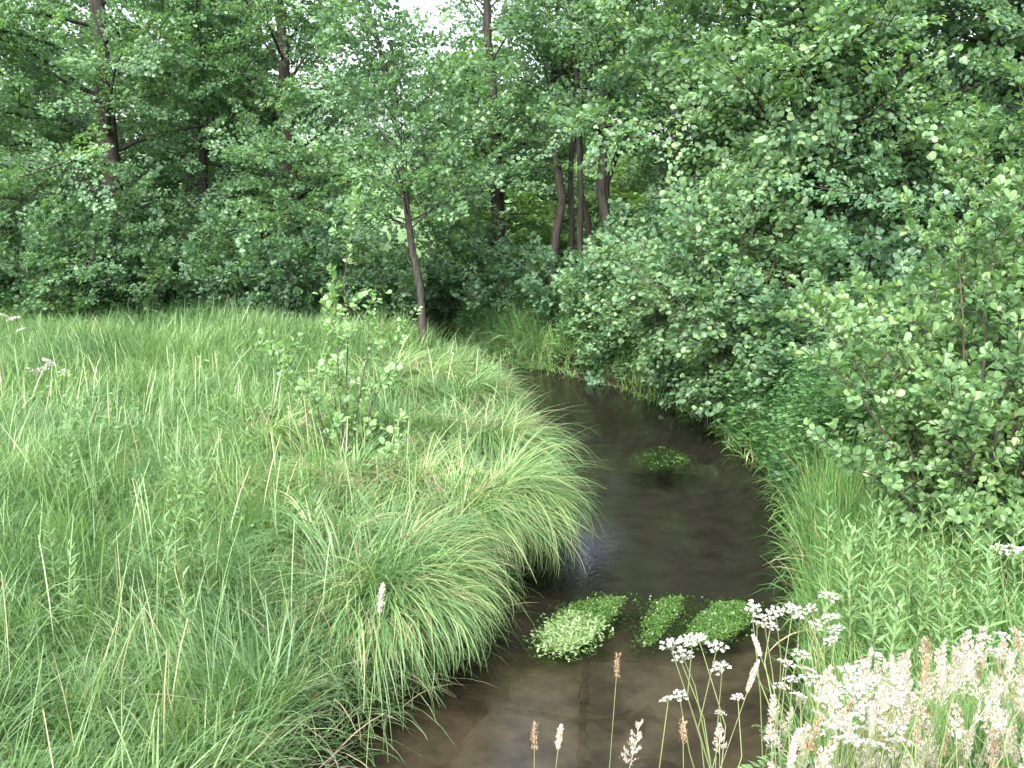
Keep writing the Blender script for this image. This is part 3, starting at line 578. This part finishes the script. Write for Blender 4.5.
# ------------------------------------------------------------------ willowherb and other leafy herbs
def herb_proto(H, n, L, asp, top_bare=0.):
    st, fo = MB(), MB(); pts = np.stack([np.cumsum(R.normal(0, .012, 6)), np.cumsum(R.normal(0, .012, 6)), np.linspace(-.05, H, 6)], -1)
    tube(st, pts, np.linspace(.006, .002, 6), 4)
    t = (np.arange(n) + R.random(n)) / n; a = np.arange(n) * 2.4 + R.normal(0, .2, n); e = .15 + .75 * t + R.normal(0, .15, n)
    P = np.stack([np.interp(t * 5, np.arange(6), pts[:, q]) for q in range(3)], -1)
    D = np.stack([np.cos(a) * np.cos(e), np.sin(a) * np.cos(e), np.sin(e)], -1); l = L * (.55 + .6 * np.sin(PI * (.15 + .75 * t))) * (.8 + .3 * R.random(n))
    leaves(fo, P, D, np.array([0, 0, 1.]) + R.normal(0, .2, (n, 3)), l, l * asp, 'pointed')
    return st.mesh('stem', M['stem']), fo.mesh('leaves', M['willow'])
HP = [herb_proto(.75 + .4 * R.random(), 52, .12, .2) for _ in range(7)]
def plant(proto, name, label, cat, x, y, group, parts, s=1.0, lean=.08, z=None):
    t = thing(name, label, cat, (x, y, tz(x, y) if z is None else z), group, R.random() * 6.28)
    t.rotation_euler = (R.normal(0, lean), R.normal(0, lean), R.random() * 6.28); t.scale = (s, s, s)
    for nm, me in zip(parts, proto): link(nm, me, t)
    return t
n = 0
while n < 120:
    x, y = R.uniform(1.9, 5.0), R.uniform(4.9, 7.3)
    if sdf(np.array([x]), np.array([y]))[0] < .1 or x > .5 * y + .8: continue
    plant(HP[n % 7], 'willowherb', 'slender willowherb with narrow leaves, in the thicket between stream edge, pale shrub and white flowers', 'wild plant', x, y, 'willowherbs on the outer bank', ('stem', 'leaves'), .6 + .4 * R.random()); n += 1
n = 0
while n < 26:
    x, y = R.uniform(-5.5, -1.2), R.uniform(4.6, 11)
    if sdf(np.array([x]), np.array([y]))[0] < .5 or abs(x) > .5 * y: continue
    plant(HP[n % 7], 'willowherb', 'young leafy willowherb half sunk in the tall meadow grass of the inner bank', 'wild plant', x, y, 'willowherbs in the meadow grass', ('stem', 'leaves'), .65 + .3 * R.random()); n += 1
for u, v, Y, lab in ((68, 600, 6.0, 'tall fuzzy willowherb alone in the meadow grass at the near corner'), (205, 395, 11.5, 'pinkish budding willowherb in the meadow beyond the soft tussock'), (62, 460, 8.5, 'slim willowherb in the meadow below the white umbels')):
    p = at_y(u, v, Y); plant(HP[2], 'willowherb', lab, 'wild plant', p[0], Y, 'willowherbs in the meadow', ('stem', 'leaves'), max(.8, (p[2] - tz(p[0], Y)) / 1.0))

# ------------------------------------------------------------------ cow parsley and meadowsweet
def florets(mb, c, r, n, sz, flat=.45):
    d = nrm(R.normal(0, 1, (n, 3))) * (r * R.random(n) ** .4)[:, None] * [1, 1, flat]; P = c + d
    leaves(mb, P, R.normal(0, 1, (n, 3)) * [1, 1, .4], np.array([0, 0, 1.]) + R.normal(0, .6, (n, 3)), sz * (.7 + .6 * R.random(n)), sz * .9, 'tri2', fold=.1)
def umbel_mesh(rad, rays, seedy=False):
    ry, fl = MB(), MB()
    for k in range(rays):
        a = k * 2.4; r = rad * math.sqrt((k + .4) / rays); top = np.array([r * math.cos(a), r * math.sin(a), rad * (.75 - .25 * (r / rad) ** 2)])
        tube(ry, np.stack([np.zeros(3), top * .5 + [0, 0, .01], top]), [.0013, .001, .0008], 3)
        florets(fl, top, rad * .21, 26, .0065)
    return ry.mesh('rays', M['stem']), fl.mesh('florets', M['flower'])
UM = [umbel_mesh(.035 + .02 * R.random(), 9 + k) for k in range(4)]
def ferny(mb, base, az, L):
    n = 90; t = R.random(n); s = R.choice([-1, 1], n); d = np.array([math.cos(az), math.sin(az), .3]); sd = np.array([-math.sin(az), math.cos(az), 0])
    lat = s * R.random(n) * L * .4 * (1 - t * .8); P = base + d * (L * t)[:, None] + sd * lat[:, None] + [0, 0, 1] * (-.25 * L * t ** 2)[:, None]
    leaves(mb, P, d + sd * s[:, None] + R.normal(0, .2, (n, 3)), np.array([0, 0, 1.]) + R.normal(0, .2, (n, 3)), L * .13, L * .05, 'tri2')
def cow_parsley(label, foot, heads, group, big=1.0):
    """foot: world point on the ground, heads: world points of the umbels"""
    f = np.array(foot); t = thing('cow_parsley', label, 'wildflower', f, group)
    st, lf = MB(), MB(); hs = [np.array(h) - f for h in heads]; c = np.mean(hs, 0)
    fork = c * .45 + R.normal(0, .02, 3); fork2 = c * .68 + R.normal(0, .03, 3)
    tube(st, np.stack([np.array([0, 0, -.05]), fork * .5 + R.normal(0, .015, 3), fork, fork2]), [.006, .005, .004, .003], 5)
    for k, h in enumerate(hs):
        b = fork if k % 3 == 0 else fork2; m = b * .45 + h * .55 + [0, 0, .02] + R.normal(0, .035, 3)
        tube(st, np.stack([b, m, h]), [.003, .0022, .0018], 4)
    for k in range(5): ferny(lf, fork * (.2 + .25 * k) if k < 4 else fork2, R.random() * 6.28, .22)
    st.build('stem', M['stem'], t, True); lf.build('foliage', M['willow'], t)
    for k, h in enumerate(hs):
        ry, fl = UM[k % 4]; u = link('umbel', ry, t); u.location = h; u.rotation_euler = (R.normal(0, .25), R.normal(0, .25), R.random() * 6.28); s = big * (.55 + .45 * R.random()); u.scale = (s, s, s); link('florets', fl, u)
def cp(label, Y, foot_u, pix, group, big=1.0, jit=.12):
    fx = at_y(foot_u, 740, Y)[0]
    cow_parsley(label, (fx, Y, tz(fx, Y)), [at_y(u, v, Y + R.normal(0, jit)) for u, v in pix], group, big)
GP = 'cow parsley at the near water edge'
cp('cow parsley with flat white umbels standing out over the bare slabs', 3.35, 735, [(672, 651), (684, 660), (692, 648), (700, 643), (716, 652), (682, 664), (722, 672)], GP)
cp('cow parsley with small drooping umbels close to the brown seed head', 3.2, 740, [(668, 703), (680, 700), (720, 716), (738, 700)], GP, .7)
cp('cow parsley with the widest white umbels in front of the dark green weed clump', 3.5, 775, [(752, 612), (764, 622), (776, 615), (792, 616), (770, 630), (757, 628)], GP, 1.05)
cp('cow parsley with tall umbels against the willowherb thicket', 3.7, 800, [(812, 612), (828, 602), (830, 622), (836, 634), (818, 628), (832, 645)], GP)
cp('cow parsley half buried among pale seed heads', 3.3, 838, [(845, 690), (858, 700), (870, 688), (882, 695), (852, 712), (866, 716), (836, 700), (892, 708)], GP)
cp('cow parsley low down beside the pale seed heads and bare water', 3.0, 822, [(818, 720), (830, 735), (842, 728), (826, 708), (812, 738), (850, 742)], GP)
cp('cow parsley at the picture edge beneath the alder shrub', 5.2, 1010, [(1000, 552), (1012, 550), (1022, 555)], GP, 1.2)
cp('cow parsley rising from the seed heads towards the picture edge', 3.6, 1010, [(985, 642), (1002, 640), (1015, 636), (1021, 646), (996, 655)], GP, .9)
cp('cow parsley crowded by pale spikes just inside the bare water edge', 3.1, 800, [(786, 668), (800, 660), (806, 674), (792, 684), (780, 690), (812, 686), (798, 700)], GP, .9)
cp('cow parsley in full white flower at the middle of the pale seed heads', 3.4, 870, [(862, 668), (876, 660), (888, 672), (850, 676), (872, 682), (896, 684), (860, 690), (884, 696)], GP, 1.0)
cp('cow parsley lowest among the pale seed heads', 2.8, 875, [(860, 735), (876, 726), (890, 738), (848, 748), (870, 752), (900, 750)], GP, .9)
GM = 'white umbels in the meadow'
for lab, Y, fu, pix in (('white umbellifer in the meadow grass below the stout trunk', 13.0, 50, [(30, 374), (40, 377), (46, 365), (50, 370), (43, 372), (64, 376)]), ('white umbels at the meadow edge near the picture border', 15.5, 12, [(3, 318), (15, 322), (22, 332)])):
    cp(lab, Y, fu, pix, GM, 2.3, .1)

# ------------------------------------------------------------------ flowering grasses on the embankment
def stalk(kind, H, hl):
    st, hd = MB(), MB(); bend = R.normal(0, .10); s = np.linspace(0, 1, 7)
    pts = np.stack([bend * s ** 2.2 * H, R.normal(0, .02) * s ** 2 * H, s * H], -1); pts[0, 2] = -.05
    tube(st, pts, np.linspace(.0022, .0011, 7), 4)
    blades(st, np.stack([np.interp([.15, .3, .45, .6], s, pts[:, q]) for q in range(3)], -1), R.random(4) * 6.28, .25, .9 + R.random(4), .14 + .12 * R.random(4), .005, 4, mi=0)
    top = pts[-1]; dr = nrm(pts[-1] - pts[-2]); n = {'spike': 300, 'panicle': 330, 'thin': 150}[kind]
    t = R.random(n); base = top - dr * (hl * .1) + dr * (hl * t)[:, None]; a = R.random(n) * 6.28
    if kind == 'spike': r = .008 * np.sin(PI * np.clip(.12 + .86 * t, 0, 1)) ** .6 * (.5 + .6 * R.random(n)); out = .45
    elif kind == 'panicle':
        br = np.floor(t * 13); a = br * 2.4 + R.normal(0, .35, n); r = (.02 * (1.08 - t) * R.random(n) ** .6 + .002); out = .7
    else: r = .006 * (.6 + .6 * R.random(n)) * (1 + np.sin(t * 34) * .5); out = .35
    rad = np.stack([np.cos(a), np.sin(a), np.zeros(n)], -1); P = base + rad * r[:, None] + [0, 0, 1] * (r * .8)[:, None]
    leaves(hd, P, dr + rad * out + R.normal(0, .2, (n, 3)), rad + R.normal(0, .4, (n, 3)), .0085, .0034, 'tri2', fold=.3)
    tube(hd, np.stack([top - dr * hl * .1, top + dr * hl * .88]), [.0014, .0008], 3)
    return st.mesh('stem', M['stem']), hd.mesh('seed_head', M[{'spike': 'seed', 'panicle': 'seedpink', 'thin': 'seedbrown'}[kind]])
HTS = (.45, .6, .8, 1.05, 1.35, 1.75)
KP = {'panicle': [stalk('panicle', h, .075 + .035 * R.random()) for h in HTS], 'spike': [stalk('spike', h, .07 + .03 * R.random()) for h in HTS], 'thin': [stalk('thin', h, .07) for h in HTS], 'cream': []}
for st_, hd_ in [stalk('panicle', h, .075 + .035 * R.random()) for h in HTS]:
    hd_.materials.clear(); hd_.materials.append(M['seed']); KP['cream'].append((st_, hd_))
LAB = {'panicle': 'pinkish seed head grass stalk in the crowd filling the lower corner', 'cream': 'cream feathery grass stalk in the crowd filling the lower corner', 'spike': 'dense pale spike grass stalk in the crowd filling the lower corner', 'thin': 'thin brown grass stalk in the crowd filling the lower corner'}
def grass_at(kind, q, u, v, Y, label, group, lean=.06):
    """a stalk whose head stands near pixel (u, v) at depth Y"""
    p = at_y(u, v, Y); z0 = tz(p[0], Y); H = max(.3, p[2] - z0); i = int(np.argmin([abs(math.log(H / h)) for h in HTS])); pr = KP[kind][i]
    t = plant(pr, 'grass_stalk', label, 'grass stalk', p[0], Y, group, ('stem', 'seed_head'), 1.0, lean, z0); t['kind'] = 'thing'
    k = .8 + .35 * R.random(); hv = mathutils.Vector(pr[0].vertices[24].co); rot = t.rotation_euler.to_matrix(); s = np.clip(H / HTS[i], .7, 1.35)
    for _ in range(3):          # the head lands where the photograph has it, the foot on the ground below
        hd = rot @ mathutils.Vector((hv.x * k, hv.y * k, hv.z * s)); t.location.x = p[0] - hd.x; t.location.y = Y - hd.y; t.location.z = tz(t.location.x, t.location.y)
        s = np.clip(s * (p[2] - t.location.z) / max(.1, hd.z), .45, 1.8)
    t.scale = (k, k, s)
    return t
n = 0
while n < 285:
    u = R.uniform(770, 1060); Y = R.uniform(2.3, 4.3)
    top = 655 + (905 - u) * .32 if u < 905 else 655 - (u - 905) * .12
    v = top + R.random() ** .9 * 150 + (12 if u < 820 else 0)
    kind = R.choice(['panicle', 'cream', 'spike', 'thin'], p=[.34, .38, .16, .12])
    grass_at(kind, n, u, v, Y, LAB[kind], 'flowering grasses on the embankment', .2); n += 1
GL = 'single grass stalks in front of the water'
for kind, u, v, Y, lab in (('spike', 380, 612, 3.0, 'tall lone grass stalk with a white spike head in front of the sedge'), ('spike', 760, 655, 2.9, 'grass stalk with a plump pale spike beside the widest umbels'), ('spike', 748, 690, 2.8, 'grass stalk with a pink-white spike tilted over the dark water'),
                           ('thin', 616, 678, 2.9, 'thin leaning stalk with a reddish spike tip over the slabs'), ('thin', 534, 750, 2.5, 'brown dry seed stalk peeping up at the lower border'), ('spike', 558, 748, 2.5, 'pinkish fluffy seed head beside the brown dry stalk'),
                           ('thin', 683, 742, 2.6, 'brown knobbly sorrel-like seed stalk below the drooping umbels'), ('panicle', 720, 752, 2.5, 'pale feathery stalk low down between the cow parsley stems'), ('cream', 772, 748, 2.5, 'cream feathery stalk bending towards the slabs'), ('panicle', 630, 765, 2.4, 'seed head just clearing the lower border under the slab cross')):
    grass_at(kind, 1, u, v, Y, lab, GL, .025)
# bare tips and pale dead stalks scattered on the meadow
# ------------------------------------------------------------------ camera, light, sky
sc = bpy.context.scene
cam = bpy.data.objects.new('camera', bpy.data.cameras.new('camera')); C.objects.link(cam)
cam.location = (0, 0, CAM_H); cam.rotation_euler = (PI / 2 - PITCH, 0, 0)
cam.data.sensor_width = 36; cam.data.lens = 36 * FPX / 1024; cam.data.clip_start = .05; cam.data.clip_end = 2000
sc.camera = cam
wd = bpy.data.worlds.new('World'); sc.world = wd; wd.use_nodes = True; nt = wd.node_tree; nt.nodes.clear()
SE, SR = math.radians(42), math.radians(200)       # sun elevation; compass direction measured from +Y towards +X
sky = nt.nodes.new('ShaderNodeTexSky'); sky.sky_type = 'NISHITA'; sky.sun_disc = False; sky.sun_elevation = SE; sky.sun_rotation = SR
sky.air_density = 1.0; sky.dust_density = 4.0; sky.ozone_density = 1.0
hs = nt.nodes.new('ShaderNodeHueSaturation'); hs.inputs['Saturation'].default_value = .55
bg = nt.nodes.new('ShaderNodeBackground'); bg.inputs[1].default_value = .15; ow = nt.nodes.new('ShaderNodeOutputWorld')
nt.links.new(sky.outputs[0], hs.inputs['Color']); nt.links.new(hs.outputs[0], bg.inputs[0]); nt.links.new(bg.outputs[0], ow.inputs[0])
sun = bpy.data.lights.new('sun', 'SUN'); sun.energy = 1.5; sun.angle = math.radians(25); sun.color = (1, .98, .95)
so = bpy.data.objects.new('sun', sun); C.objects.link(so)

sd = mathutils.Vector((math.sin(SR) * math.cos(SE), math.cos(SR) * math.cos(SE), math.sin(SE)))
so.rotation_euler = sd.to_track_quat('Z', 'Y').to_euler()
vs = sc.view_settings; vs.view_transform = 'Standard'; vs.look = 'None'; vs.gamma = 1; vs.use_curve_mapping = False; vs.exposure = 2.4
cy = sc.cycles; cy.max_bounces = 5; cy.diffuse_bounces = 3; cy.glossy_bounces = 2; cy.transmission_bounces = 3; cy.transparent_max_bounces = 8
cy.caustics_reflective = False; cy.caustics_refractive = False; cy.use_denoising = True
cy.sample_clamp_indirect = 6
